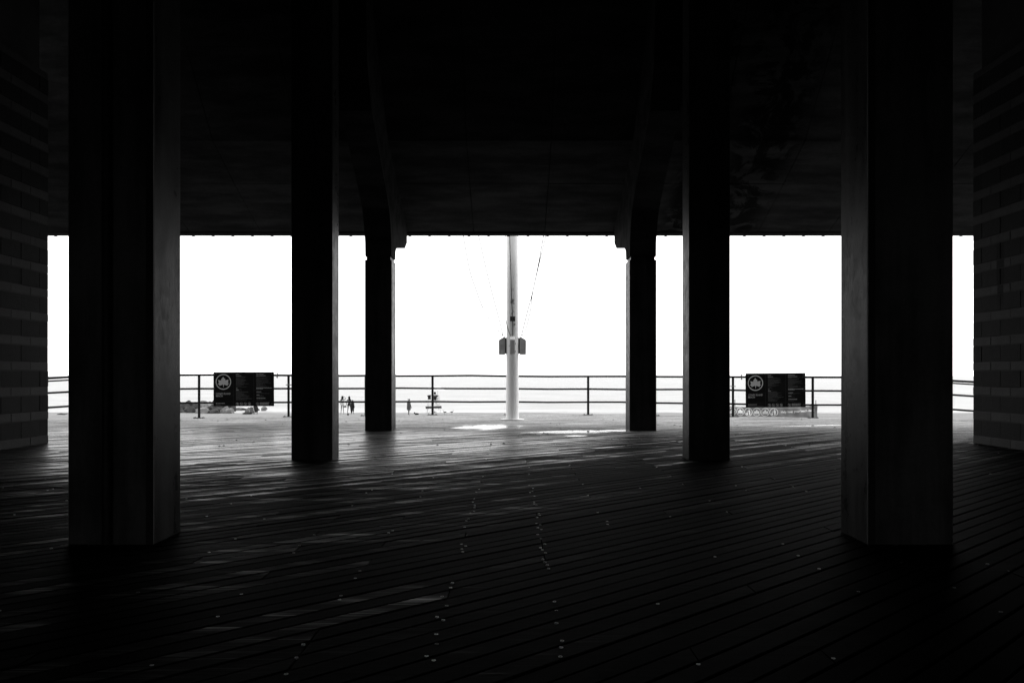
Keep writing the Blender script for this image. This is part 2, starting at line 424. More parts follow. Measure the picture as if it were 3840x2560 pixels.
# litter on the sandy deck
rl = random.Random(4); mb = MB()
for i in range(130):
    py = 1572 + 108 * rl.random() ** 1.5; px = rl.uniform(300, 3600); d = H * F / (py - CY); p = P(px, py, d)
    if d > edge_y(p.x) - 0.1: continue
    s_ = rl.uniform(0.008, 0.026); a = rl.uniform(0, 6.28); l = rl.uniform(1, 2.2)
    ca, sa = math.cos(a), math.sin(a)
    pts = [(-l, 0, 0), (-0.3, -0.6, 0.1), (l, 0, 0.05), (0.2, 0.7, 0.1), (0, 0, 0.75)]
    mb.add([(p.x + s_ * (x * ca - y * sa), d + s_ * (x * sa + y * ca), 0.001 + s_ * z) for x, y, z in pts], [(0, 1, 4), (1, 2, 4), (2, 3, 4), (3, 0, 4)])
tag(mb.build('leaf_litter', M['mid']), 'scattered dark leaf and shell litter on the sandy boardwalk', 'litter', kind='stuff')

# ------------------------------------------------------------------ pavilion
pav = empty('pavilion', (0, 0, 0))
tag(pav, 'dark concrete shelter with square columns and a sloping ceiling over the boardwalk', 'pavilion')
prof = [(19.0, 4.53), (17.15, 5.26), (15.9, 5.82), (14.6, 7.15), (13.35, 8.5), (11.0, 9.9), (8.0, 10.3), (4.0, 10.45), (0.0, 9.2), (-4.5, 7.6), (-9.3, 5.8)]
def ceil_z(y):
    for (ya, za), (yb, zb) in zip(prof, prof[1:]):
        if yb <= y <= ya: return za + (zb - za) * (ya - y) / (ya - yb)
    return prof[-1][1]
xj = [-16 + 0.06 + i * 1.69 for i in range(20)]; xj = [x + (0.81 - min(xj, key=lambda q: abs(q - 0.81))) for x in xj]
xj = [-16] + [x for x in xj if -15.6 < x < 15.6] + [16]
for (ya, za), (yb, zb) in zip(prof, prof[1:]):
    for xa, xb in zip(xj, xj[1:]):
        g = 0.006; m_ = MB(); dy, dz_ = (yb - ya), (zb - za); L = math.hypot(dy, dz_); ty, tz = dy / L * g, dz_ / L * g
        th = 0.10; off = random.uniform(-0.004, 0.004)
        sec = [(ya + ty, za + tz + off), (yb - ty, zb - tz + off), (yb - ty, zb - tz + th), (ya + ty, za + tz + th)]
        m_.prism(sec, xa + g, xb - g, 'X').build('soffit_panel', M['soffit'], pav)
mb = MB()
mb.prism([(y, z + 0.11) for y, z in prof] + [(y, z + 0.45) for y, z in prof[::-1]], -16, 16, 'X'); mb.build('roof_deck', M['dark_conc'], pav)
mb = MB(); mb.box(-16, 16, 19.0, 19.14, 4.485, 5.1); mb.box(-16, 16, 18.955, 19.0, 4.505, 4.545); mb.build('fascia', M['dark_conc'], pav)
for s in (-1, 1):
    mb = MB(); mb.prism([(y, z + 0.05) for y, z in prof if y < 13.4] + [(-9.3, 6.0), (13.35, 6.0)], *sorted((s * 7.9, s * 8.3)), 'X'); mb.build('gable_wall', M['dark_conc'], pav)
bolt = MB().cbox(-0.028, 0.028, -0.03, 0.03, -0.022, 0.01, 0.008).mesh('edge_bolt', M['guard'])
x = -15.6
while x < 15.7:
    link('edge_bolt', bolt, pav, (x, 19.06, 4.484)); x += 0.471
# unseen rear wall; street-side opening added and widened to light the column fronts
mb = MB()
mb.box(-16, -3.2, -9.3, -9.0, -0.3, 5.95); mb.box(3.2, 16, -9.3, -9.0, -0.3, 5.95); mb.box(-3.2, 3.2, -9.3, -9.0, 2.9, 5.95)
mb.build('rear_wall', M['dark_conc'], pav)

IN = 2.385; CW = 0.55
for s in (-1, 1):
    xi, xo = s * IN, s * (IN + CW); x0, x1 = min(xi, xo), max(xi, xo)
    for (ya, dep) in ((5.31, 0.45), (10.65, 0.41)):
        wd = 0.02 if ya < 6 else 0.0
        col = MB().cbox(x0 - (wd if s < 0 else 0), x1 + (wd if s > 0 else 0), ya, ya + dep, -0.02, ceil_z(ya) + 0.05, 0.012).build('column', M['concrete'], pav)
        if ya < 6:
            g = MB(); a = xi; b = xi - (-s) * -0.044 if False else xi + s * 0.044
            g.box(min(a, b) - (0.004 if s > 0 else 0), max(a, b) + (0.004 if s < 0 else 0), ya - 0.006, ya + 0.014, 0.0, 5.7)
            g.build('corner_guard', M['guard'], col)
            if s < 0:
                MB().tube([(-2.676, ya - 0.035, 0.01), (-2.676, ya - 0.035, 5.7)], 0.031, 12).build('drain_pipe', M['guard'], col, smooth=True)
                MB().tube([(-2.722, ya - 0.012, 0.01), (-2.722, ya - 0.012, 5.7)], 0.008, 8).build('conduit', M['concrete'], col, smooth=True)
    # seaward column with neck groove and curved bracket carrying the roof edge
    xi = s * 2.438; xo = s * (2.438 + CW); x0, x1 = min(xi, xo), max(xi, xo); ya, yb = 16.32, 16.90
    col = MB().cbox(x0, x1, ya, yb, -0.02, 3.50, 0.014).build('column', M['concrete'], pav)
    MB().cbox(x0 + 0.03, x1 - 0.03, ya + 0.03, yb - 0.03, 3.49, 3.59, 0.01).build('neck_groove', M['concrete'], col)
    pr = [(16.33, 3.58), (16.31, 3.85), (16.2, 4.2), (16.0, 4.48), (15.59, 4.78), (15.1, 5.08), (14.65, 5.36), (14.0, 5.78), (13.6, 6.4), (13.45, 7.4), (13.40, 8.5),
          (14.6, 7.2), (15.9, 5.88), (17.15, 5.32), (18.96, 4.60), (18.78, 4.5), (18.78, 4.26), (18.4, 4.07), (17.6, 3.95), (17.15, 3.90), (16.93, 3.78), (16.88, 3.58)]
    MB().prism(pr, x0 + 0.006, x1 - 0.006, 'X').build('curved_bracket', M['soffit'], col)

# masonry walls
def masonry(s, label):
    w = empty('masonry_wall', (s * 7.75, 13.35, 0)); tag(w, label, 'wall')
    X0 = 7.75
    mb = MB(); mb.box(*sorted((s * 0.005, s * 8.2)), -22.3, -0.006, -0.05, 6.18); mb.build('wall_core', M['mortar'], w)
    hl, hd, j, BL = 0.131, 0.260, 0.007, 0.493
    def blk(h, L, mat):
        return MB().box(*sorted((0.0, s * 0.11)), -L, 0, 0, h).mesh('block', mat, bevel=0.006)
    cache = {}
    def get(h, L, mat):
        k = (h, round(L, 3), mat.name)
        if k not in cache: cache[k] = blk(h, L, mat)
        return cache[k]
    rb = random.Random(9 + s); far = {False: MB(), True: MB()}
    z = 0.0; course = 0
    while z < 6.05:
        light = course % 2 == 0; h = hl if light else hd; mat = M['block_hi'] if light else M['block_lo']
        y = 0.0; first = True; idx = 0
        while y > -22.2:
            L = (BL / 2 - j / 2) if (first and not light) else BL
            dx = s * rb.uniform(-0.004, 0.004)
            if idx < 10: link('block', get(h, L, mat), w, (dx, y, z))
            else:
                far[light].box(*sorted((dx, s * 0.11)), y - L, y, z, z + h)
            y -= L + j; first = False; idx += 1
        z += h + j; course += 1
    for k in far: tag(far[k].build('blockwork', M['block_hi'] if k else M['block_lo'], w), kind='stuff')
masonry(-1, 'clean banded wall of dark and pale concrete blocks, on the rock jetty side')
masonry(1, 'banded block wall with a dark drip stain, on the banner side')

# ------------------------------------------------------------------ railing
rail = empty('railing', (0, 23.1, 0)); tag(rail, 'black three-pipe railing along the seaward edge of the boardwalk', 'railing')
def W(v): return Vector(v) - Vector((0, 23.1, 0))
posts_px = [746.5, 1082, 1371.5, 1622, 1908, 2205.6, 2454, 2748.7, 3047.9]
PX = []
for px in posts_px:
    d = 22.0
    for _ in range(20): d = edge_y((px - CX) * d / F) - 0.22
    PX.append(((px - CX) * d / F, d))
PX = [(-x, edge_y(x) - 0.22) for x in (15.2, 12.4, 10.2)] + PX + [(x, edge_y(x) - 0.22) for x in (10.2, 12.4, 15.2)]
def rz(x, z):                                           # rails fall away where the ramps start
    return z + 0.03 - 0.0035 * (x + 8) - max(0, abs(x) - 10.2) * 0.065
for i, (x, y) in enumerate(PX):
    p = MB().tube([W((x, y, 0.004)), W((x, y, rz(x, 1.12)))], 0.034, 12).build('post', M['rail'], rail, smooth=True)
    pl = MB(); pl.prism([(x - 0.14, y - 0.06), (x + 0.14, y - 0.06), (x + 0.14, y + 0.06), (x - 0.14, y + 0.06)], 0.003, 0.016)
    pl.v = [tuple(W(v)) for v in pl.v]; fl = pl.build('base_plate', M['rail'], p)
    for a in (-0.11, 0.11):
        for b in (-0.035, 0.035): MB().tube([W((x + a, y + b, 0.014)), W((x + a, y + b, 0.03))], 0.012, 6).build('bolt', M['galv'], p)
rw = random.Random(8)
for (z, r_) in ((1.12, 0.031), (0.755, 0.027), (0.376, 0.027)):
    for (xa, ya), (xb, yb) in zip(PX, PX[1:]):
        sag = rw.uniform(-0.012, 0.014)
        pts = [W((xa, ya, rz(xa, z))), W(((xa + xb) / 2, (ya + yb) / 2, rz((xa + xb) / 2, z) + sag)), W((xb, yb, rz(xb, z)))]
        MB().tube(pts, r_, 10).build('rail_pipe', M['rail'], rail, smooth=True)
for sgn in (-1, 1):                                     # extra grab rail beside the ramps
    pts = [W((sgn * x, edge_y(x) - 0.28, rz(sgn * x, 1.05))) for x in (10.2, 12.4, 15.2)]
    MB().tube(pts, 0.02, 10).build('grab_rail', M['rail'], rail, smooth=True)
for px, pz, horiz in ((1039.6, 1.12, False), (1081.8, 0.86, True), (2781, 1.12, False), (2748.7, 0.86, True)):
    d = 22.0
    for _ in range(20): d = edge_y((px - CX) * d / F) - 0.22
    x = (px - CX) * d / F; zc = rz(x, pz); pts = []
    for k in range(17):
        a = 2 * math.pi * k / 16
        pts.append(W((x + 0.068 * math.cos(a), d + 0.045 * math.sin(a), zc)) if horiz else W((x, d + 0.045 * math.cos(a), zc + 0.068 * math.sin(a))))
    c_ = MB().tube(pts, 0.012, 8).build('pipe_clamp', M['galv'], rail, smooth=True)

# ------------------------------------------------------------------ notice boards
def text_mesh(txt, size):
    cu = bpy.data.curves.new('t', 'FONT'); cu.body = txt; cu.size = size; cu.resolution_u = 3; cu.offset = size * 0.03
    o = bpy.data.objects.new('t', cu); C.objects.link(o)
    dg = bpy.context.evaluated_depsgraph_get(); me = bpy.data.meshes.new_from_object(o.evaluated_get(dg))
    v = [p.co.copy() for p in me.vertices]; f = [tuple(p.vertices) for p in me.polygons]
    bpy.data.objects.remove(o); bpy.data.curves.remove(cu); bpy.data.meshes.remove(me)
    return v, f

LEAF = [(443, 300), (470, 350), (487, 362), (518, 388), (512, 432), (560, 425), (635, 412), (618, 455), (625, 490), (605, 515), (618, 538), (658, 548), (600, 590), (605, 628),
        (560, 612), (500, 590), (468, 588), (465, 640), (462, 680), (447, 680), (447, 640), (440, 585), (420, 585), (370, 608), (315, 630), (308, 590), (246, 555), (300, 530),
        (305, 515), (285, 490), (285, 460), (268, 418), (320, 432), (385, 435), (380, 390), (410, 360), (425, 345)]
def flat(pts, y0, y1):
    return MB().prism(pts, y0, y1, 'Y')
def ringpoly(mb, cx, cz, ro, ri, y0, y1, n=36):
    v = []; f = []
    for k in range(n):
        a = 2 * math.pi * k / n
        for r_ in (ro, ri):
            for y in (y0, y1): v.append((cx + r_ * math.cos(a), y, cz + r_ * math.sin(a)))
    for k in range(n):
        a, b = 4 * k, 4 * ((k + 1) % n)
        f += [(a, b, b + 2, a + 2), (a + 1, a + 3, b + 3, b + 1), (a, a + 1, b + 1, b), (a + 2, b + 2, b + 3, a + 3)]
    return mb.add(v, f)

def notice(px0, px1, py0, py1, d, label, roll):
    a, b = P(px0, py1, d), P(px1, py0, d); Wd, Hd = b.x - a.x, b.z - a.z
    sg = empty('notice_board', a); sg.rotation_euler = (0, roll, 0)
    tag(sg, label, 'sign', 'beach rule boards on the railing')
    u = lambda zx: (zx - 105) / 2115 * Wd
    v = lambda zy: (1350 - zy) / 1205 * Hd
    MB().box(0, Wd, 0, 0.012, 0, Hd).build('panel', M['sign'], sg)
    l = MB()
    for (x0, y0, x1, y1) in ((797, 150, 803, 1345), (1512, 150, 1518, 1345), (110, 832, 797, 838), (110, 1177, 797, 1183), (803, 1177, 1512, 1183), (1518, 1177, 2215, 1183), (1518, 782, 2215, 788)):
        l.box(u(x0), u(x1), -0.002, 0.0005, v(y1), v(y0))
    l.build('divider_lines', M['sign_line'], sg)
    ld = MB(); ringpoly(ld, u(452), v(488), 272 / 2115 * Wd, 238 / 2115 * Wd, -0.003, 0.0005, 48)
    ld.build('logo_ring', M['sign_ink'], sg)
    flat([(u(x), v(y)) for x, y in LEAF], -0.003, 0.0005).build('leaf_logo', M['sign_ink'], sg)
    for txt, zy in (('CONEY ISLAND', 935), ('BEACH', 1013)):
        tv, tf = text_mesh(txt, 0.0635)
        wmax = max(p.x for p in tv); want = (705 - 188) / 2115 * Wd if txt != 'BEACH' else (428 - 188) / 2115 * Wd
        k = want / wmax
        MB().add([(u(188) + p.x * k, -0.003, v(zy) + p.y) for p in tv], tf).build('lettering', M['sign_head'], sg)
    rt = random.Random(int(px0)); pr, hd = MB(), MB()
    def lines(x0, xm, y0, y1, heads=()):
        y = y0
        while y < y1:
            if y not in heads:
                w = rt.uniform(0.2, 0.95) * (xm - x0); xx = x0
                while xx < x0 + w - 8:                      # words of illegible small print
                    ww = min(rt.uniform(18, 70), x0 + w - xx); pr.box(u(xx), u(xx + ww), -0.002, 0.0005, v(y + 13), v(y)); xx += ww + 7
            y += 21
    lines(893, 1400, 300, 600); lines(893, 1300, 640, 680); lines(893, 1200, 735, 750); lines(893, 1480, 790, 1130)
    lines(1605, 2150, 300, 690); lines(1610, 2110, 855, 900); lines(1610, 1930, 965, 1015); lines(1612, 2150, 1080, 1130); lines(190, 790, 1262, 1330)
    for (x0, x1, y) in ((893, 1003, 213), (893, 1080, 266), (900, 945, 712), (900, 990, 768), (1603, 1855, 213), (1603, 1940, 266), (1610, 1775, 832), (1612, 1710, 945),
                        (1612, 1920, 1055), (190, 500, 1235), (1725, 2055, 1222), (1725, 2020, 1254), (1725, 2040, 1286), (1605, 2140, 700), (1605, 1830, 728)):
        xx = x0
        while xx < x1:
            ww = min(rt.uniform(25, 80), x1 - xx); hd.box(u(xx), u(xx + ww), -0.0025, 0.0005, v(y + 17), v(y)); xx += ww + 7
    tag(pr.build('small_print', M['sign_print'], sg), kind='stuff'); tag(hd.build('print_headings', M['sign_head'], sg), kind='stuff')
    for i, cx in enumerate((940, 1078, 1217, 1358, 1645)):
        ic = MB(); ringpoly(ic, u(cx), v(1268), 52 / 2115 * Wd, 44 / 2115 * Wd, -0.002, 0.0005, 24)
        r_ = 44
        def q(pts): ic.prism([(u(cx + x), v(1268 + y)) for x, y in pts], -0.0022, 0.0005, 'Y')
        q([(-36, -28), (-28, -36), (36, 28), (28, 36)])
        q([[(-6, -30), (14, -30), (14, 32), (-4, 32), (-4, -4), (-16, -10)], [(-34, 20), (-18, 4), (14, 2), (34, 20), (20, 22), (0, 12), (-20, 22)], [(-24, -14), (-2, -20), (6, 0), (24, -20), (22, 34), (6, 34)],
           [(-24, 26), (-8, -18), (2, -34), (10, -10), (26, 26)], [(-26, -18), (26, -18), (10, 8), (22, 26), (-10, 26), (-6, 6)]][i])
        ic.build('prohibition_icon', M['sign_head'], sg)
    for (zx, zy) in ((205, 230), (2145, 228), (205, 1265), (2145, 1265)):
        MB().tube([(u(zx), -0.006, v(zy)), (u(zx), 0.001, v(zy))], 0.009, 8).build('fixing_screw', M['galv'], sg)
    return sg
dL = edge_y(-7.4) - 0.22 - 0.06; dR = edge_y(7.3) - 0.22 - 0.06
notice(800.7, 1027.5, 1395, 1523, dL - 0.12, 'black beach rules board with white leaf emblem, rocks and beach chair behind it', math.radians(-0.25))
notice(2797, 3021.5, 1399.5, 1528, dR - 0.12, 'black beach rules board with white leaf emblem, hanging in front of the grey banner', math.radians(-0.55))

# ------------------------------------------------------------------ flagpole
FX, FY = 0.045, 20.45
fp = empty('flagpole', (FX, FY, 0)); tag(fp, 'tall white flagpole with three grey halyard boxes standing on the boardwalk', 'flagpole')
n = 28
zs = [(0.0, 0.166), (0.4, 0.164), (2.0, 0.160), (4.7, 0.150), (8.0, 0.125), (12.0, 0.09)]
t = NT('flagpole paint'); p_ = t.obj(); X, Y, Z = t.xyz(p_)
c_ = t.mixf(t.noise(t.mapping(p_, (3, 3, 0.4)), 2, 5), 0.82, 0.90)
st = t.math('MULTIPLY', t.smooth(t.noise(p_, 9, 5, 0.7), 0.52, 0.62), t.math('MULTIPLY', t.smooth(Z, 2.5, 2.7), t.smooth(Z, 3.5, 3.0)))
st = t.math('MULTIPLY', st, t.smooth(t.math('ABSOLUTE', X), 0.07, 0.02))
M['pole'] = t.done(t.mixf(t.math('MULTIPLY', st, t.math('LESS_THAN', Y, 0.0)), c_, 0.2), 0.42, 0.4)
shaft = MB().loft([(0, 0, z, r_, r_) for z, r_ in zs], n).build('shaft', M['pole'], fp, smooth=True)
MB().loft([(0, 0, 0.003, 0.305, 0.305), (0, 0, 0.022, 0.305, 0.305), (0, 0, 0.03, 0.19, 0.19)], 32).build('base_collar', M['white'], fp, smooth=True)
MB().loft([(0, 0, 12.0, 0.09, 0.09), (0, 0, 12.1, 0.14, 0.14), (0, 0, 12.25, 0.10, 0.10), (0, 0, 12.32, 0.02, 0.02)], 16).build('finial', M['white'], fp, smooth=True)
MB().tube([(-2.4, 0, 9.2), (2.4, 0, 9.2)], [0.04, 0.04], 10).build('yard_arm', M['white'], fp)
for ang, nm in ((-90, 'front'), (180, 'left'), (0, 'right')):
    a = math.radians(ang); rot = (0, 0, a)
    bx_ = MB().prism([(0.185, 1.672), (0.350, 1.672), (0.352, 2.045), (0.185, 2.145)], -0.066, 0.066, 'Y').build('halyard_box', M['boxgrey'], fp, rot=rot, bevel=0.012)
    MB().box(0.15, 0.187, -0.045, 0.045, 1.70, 2.10).build('mounting_plate', M['guard'], bx_)
    for zz in (1.745, 1.95):
        MB().box(0.21, 0.275, 0.064 if ang != 180 else 0.064, 0.09, zz - 0.033, zz + 0.033).build('hinge', M['boxgrey'], bx_, bevel=0.006)
    MB().box(0.19, 0.25, -0.095, -0.064, 1.885, 1.90).build('latch', M['boxgrey'], bx_)
MB().box(-0.062, 0.070, -0.163, -0.150, 2.52, 2.64).build('cleat_plate', M['mid'], fp)
MB().box(0.038, 0.062, -0.168, -0.150, 2.55, 2.575).build('cleat_plate', M['black'], fp)
MB().box(0.045, 0.058, -0.175, -0.150, 2.41, 2.46).box(0.030, 0.073, -0.17, -0.155, 2.43, 2.447).build('cleat', M['black'], fp)
def rope(pts, r_, mat, y):
    v = []
    for zx, zy in pts:
        q = P(1680 + zx * 0.5102, 860 + zy * 0.5102, FY + y); v.append(q - Vector((FX, FY, 0)))
    # smooth through the points
    out = []
    for i in range(len(v) - 1):
        p0, p1, p2, p3 = v[max(i - 1, 0)], v[i], v[i + 1], v[min(i + 2, len(v) - 1)]
        for k in range(6):
            s_ = k / 6
            out.append(0.5 * ((2 * p1) + (p2 - p0) * s_ + (2 * p0 - 5 * p1 + 4 * p2 - p3) * s_ ** 2 + (3 * p1 - p0 - 3 * p2 + p3) * s_ ** 3))
    out.append(v[-1])
    d = (out[-1] - out[-2]).normalized(); out.append(out[-1] + d * (9.2 - out[-1].z) / max(d.z, 0.3))
    MB().tube(out, r_, 6).build('halyard', mat, fp, smooth=True)
rope([(408, 785), (350, 720), (267, 600), (205, 440), (157, 290), (112, 45)], 0.0100, M['rope_l'], 0)
rope([(405, 780), (370, 640), (330, 490), (280, 290), (225, 45)], 0.0100, M['rope_l'], 0)
rope([(460, 784), (432, 700), (407, 580), (412, 440), (418, 250), (424, 45)], 0.008, M['rope_d'], -0.22)
rope([(476, 784), (474, 640), (468, 520), (461, 300), (453, 45)], 0.009, M['rope_d'], -0.20)
rope([(540, 780), (580, 620), (622, 460), (660, 280), (703, 45)], 0.011, M['rope_d'], 0)
rope([(542, 780), (570, 740), (605, 600), (620, 480), (640, 380), (720, 45)], 0.0100, M['rope_l'], 0.02)

# ------------------------------------------------------------------ banner on the beach
BD = 26.0
bl = P(2690, 1530, BD); br = P(3066, 1520, BD)
bn = empty('banner', (bl.x, BD, -1.0)); tag(bn, 'grey cloth banner with white emblems and a slogan strung on two poles', 'banner')
def fold(x, z):
    return 0.022 * math.sin(x * 19 + z * 5) * (0.4 + 0.6 * max(0, min(1, (x - 1.5) / 1.5))) + 0.03 * math.sin(x * 3.1 + 1 + z * 3) + 0.015 * math.sin(z * 14 + x * 6)
Bw = br.x - bl.x; ncol, nrow = 90, 14; mb = MB(); v = []
for j in range(nrow + 1):
    for i in range(ncol + 1):
        x = Bw * i / ncol; top = 1.16 + 0.05 * math.sin(3.14 * i / ncol * 2) * 0 - 0.06 * math.sin(3.14 * i / ncol) + (0.03 if i > 70 else 0) * 0
        bot = 0.47 - 0.10 * math.sin(3.14 * i / ncol); z = top + (bot - top) * j / nrow
        v.append((x, fold(x, z), z))
mb.add(v, [(j * (ncol + 1) + i, j * (ncol + 1) + i + 1, (j + 1) * (ncol + 1) + i + 1, (j + 1) * (ncol + 1) + i) for j in range(nrow) for i in range(ncol)])
cl = mb.build('cloth', M['banner'], bn, smooth=True)
so = cl.modifiers.new('thickness', 'SOLIDIFY'); so.thickness = 0.004
def bprint(name, pts2d_mb):
    """drape a flat print over the folds of the cloth"""
    pts2d_mb.v = [(x, fold(x, z) - 0.010, z) for x, y, z in pts2d_mb.v]
    pts2d_mb.build(name, M['banner_ink'], bn)
def bp(px, py):
    q = P(px, py, BD); return q.x - bl.x, q.z + 1.0
for i, (px, py) in enumerate(((2744, 1543), (2775.4, 1542.5), (2807, 1544), (2838.6, 1544.6), (2869.7, 1545.3), (2900.9, 1545))):
    cx, cz = bp(px, py); R = 15.4 * BD / F
    m_ = MB(); v = []; nn = 40
    for k in range(nn):
        a = 2 * math.pi * k / nn
        v += [(cx + R * math.cos(a), 0, cz + R * math.sin(a)), (cx + R * 0.87 * math.cos(a), 0, cz + R * 0.87 * math.sin(a))]
    m_.add(v, [(2 * k, 2 * ((k + 1) % nn), 2 * ((k + 1) % nn) + 1, 2 * k + 1) for k in range(nn)]); bprint('emblem_ring', m_)
    if i in (1, 3, 4, 0):
        m_ = MB(); k = R * 0.80 / 215; lv = [(cx + (x - 452) * k, 0, cz - (y - 490) * k) for x, y in LEAF]
        m_.add(lv, [tuple(range(len(lv)))]); bprint('leaf_emblem', m_)
    else:
        k = R / 100; m_ = MB()
        def q(pts): m_.add([(cx + x * k, 0, cz + y * k) for x, y in pts], [tuple(range(len(pts)))])
        q([(10, 40), (44, 40), (48, -5), (42, -70), (14, -70), (12, -10)]); q([(20 + 15 * math.cos(a), 60 + 15 * math.sin(a)) for a in [0.6 * i2 for i2 in range(10)]])
        q([(12, 34), (14, 16), (-22, -2), (-40, -2), (-36, 12), (-18, 14)]); q([(-60, -22), (-12, -22), (-18, -70), (-54, -70)])
        bprint('litter_emblem', m_)
tv, tf = text_mesh('Help keep your beach clean!', 0.1)
tv2 = []
x0, z0 = bp(2927, 1548.5); x1, z1 = bp(3056, 1541.5); k = (x1 - x0) / max(p.x for p in tv)
mb = MB().add([(x0 + p.x * k, 0, z0 + (z1 - z0) * p.x * k / (x1 - x0) + p.y * k * 1.05) for p in tv], tf); bprint('slogan', mb)
for px, pyt in ((2758, 1498), (3062, 1500)):
    q = P(px, pyt, BD + 0.06)
    MB().tube([(q.x - bl.x, 0.09, -0.2), (q.x - bl.x - 0.01, 0.09, q.z + 1.0)], 0.012, 8).build('pole', M['dark'], bn)

# ------------------------------------------------------------------ boulders of the jetty
ROWN = {81.5: 'foot of the jetty pile, resting on the beach sand', 86.5: 'middle of the jetty pile, behind the front stones', 95.0: 'crest of the jetty pile, against the sea', 89.0: 'low rocks awash beyond the beach chair'}
def boulder(px, top_py, wpx, d, seed, pale, row):
    q = P(px, top_py, d); base = -2.9; h = q.z - base; w = wpx * d / F / 2
    bm = bmesh.new(); bmesh.ops.create_icosphere(bm, subdivisions=3, radius=1.0)
    o_ = Vector((seed * 3.7, seed * 1.3, seed * 0.9)); r_ = random.Random(seed)
    planes = [(Vector((r_.gauss(0, 1), r_.gauss(0, 1), r_.gauss(0.3, 0.8))).normalized(), r_.uniform(0.45, 0.8)) for _ in range(12)]
    for vv in bm.verts:
        c = vv.co.normalized(); L = 1.0
        for nrm, dd in planes:
            k = c.dot(nrm)
            if k > 1e-3: L = min(L, dd / k)
        L *= 1 + 0.05 * mnoise.noise(c * 1.7 + o_) + 0.02 * mnoise.noise(c * 6 + o_)
        vv.co = c * L
    top = max(vv.co.z for vv in bm.verts); bot = min(vv.co.z for vv in bm.verts); wx = max(abs(vv.co.x) for vv in bm.verts)
    for vv in bm.verts:
        vv.co = Vector((vv.co.x / wx * w * 1.12, vv.co.y * w * 0.9, (vv.co.z - bot) / (top - bot) * h))
    me = bpy.data.meshes.new('boulder'); bm.to_mesh(me); bm.free(); me.materials.append(M['rock_pale'] if pale else M['rock'])
    me.polygons.foreach_set('use_smooth', [True] * len(me.polygons))
    try: me.set_sharp_from_angle(angle=math.radians(14))
    except Exception: pass
    o = link('boulder', me, None, (q.x, d, base))
    tone = 'pale grey' if pale else 'dark grey'
    tag(o, tone + ' boulder, ' + ROWN[row], 'boulder', tone + ' boulders, ' + ROWN[row].split(',')[0])
rows = [(81.5, [(672, 1524, 34), (700, 1535, 60), (716, 1521, 48), (740, 1529, 44), (764, 1527, 50), (786, 1518, 40), (803, 1531, 48), (826, 1526, 46), (845, 1521, 34), (864, 1529, 36)]),
        (86.5, [(680, 1511, 46), (706, 1513, 44), (735, 1511, 48), (760, 1509, 44), (785, 1511, 44), (812, 1512, 44), (840, 1516, 40), (866, 1520, 36)]),
        (95.0, [(660, 1504, 30), (678, 1503, 26), (701, 1500, 30), (718, 1505, 20), (731, 1506, 24), (760, 1501, 34), (784, 1503, 40), (803, 1500, 26), (822, 1504, 30), (845, 1507, 30), (872, 1511, 30)]),
        (89.0, [(897, 1526, 36), (914, 1530, 30), (935, 1527, 24), (960, 1526, 26), (988, 1522, 28)])]
sd_ = 1
for d, lst in rows:
    for px, py, w in lst:
        boulder(px, py, w, d + random.uniform(-1, 1), sd_, (sd_ * 7) % 5 in (0, 3), d); sd_ += 1

# ------------------------------------------------------------------ people
def skin_body(name, nodes, edges, mat, parent, scale):
    keys = list(nodes); idx = {k: i for i, k in enumerate(keys)}
    me = bpy.data.meshes.new(name); me.from_pydata([tuple(Vector(nodes[k][0]) * scale) for k in keys], [(idx[a], idx[b]) for a, b in edges], [])
    o = bpy.data.objects.new(name, me); C.objects.link(o)
    md = o.modifiers.new('skin', 'SKIN'); md.use_smooth_shade = True
    ob = o.modifiers.new('sub', 'SUBSURF'); ob.levels = 1; ob.render_levels = 1
    for i, k in enumerate(keys):
        r_ = nodes[k][1] * scale; sv_ = me.skin_vertices[0].data[i]; sv_.radius = (r_, r_); sv_.use_root = (k == 'pelvis')
    dg = bpy.context.evaluated_depsgraph_get(); nm = bpy.data.meshes.new_from_object(o.evaluated_get(dg)); nm.name = name
    bpy.data.objects.remove(o); nm.materials.clear(); nm.materials.append(mat)
    nm.polygons.foreach_set('use_smooth', [True] * len(nm.polygons))
    return link(name, nm, parent)

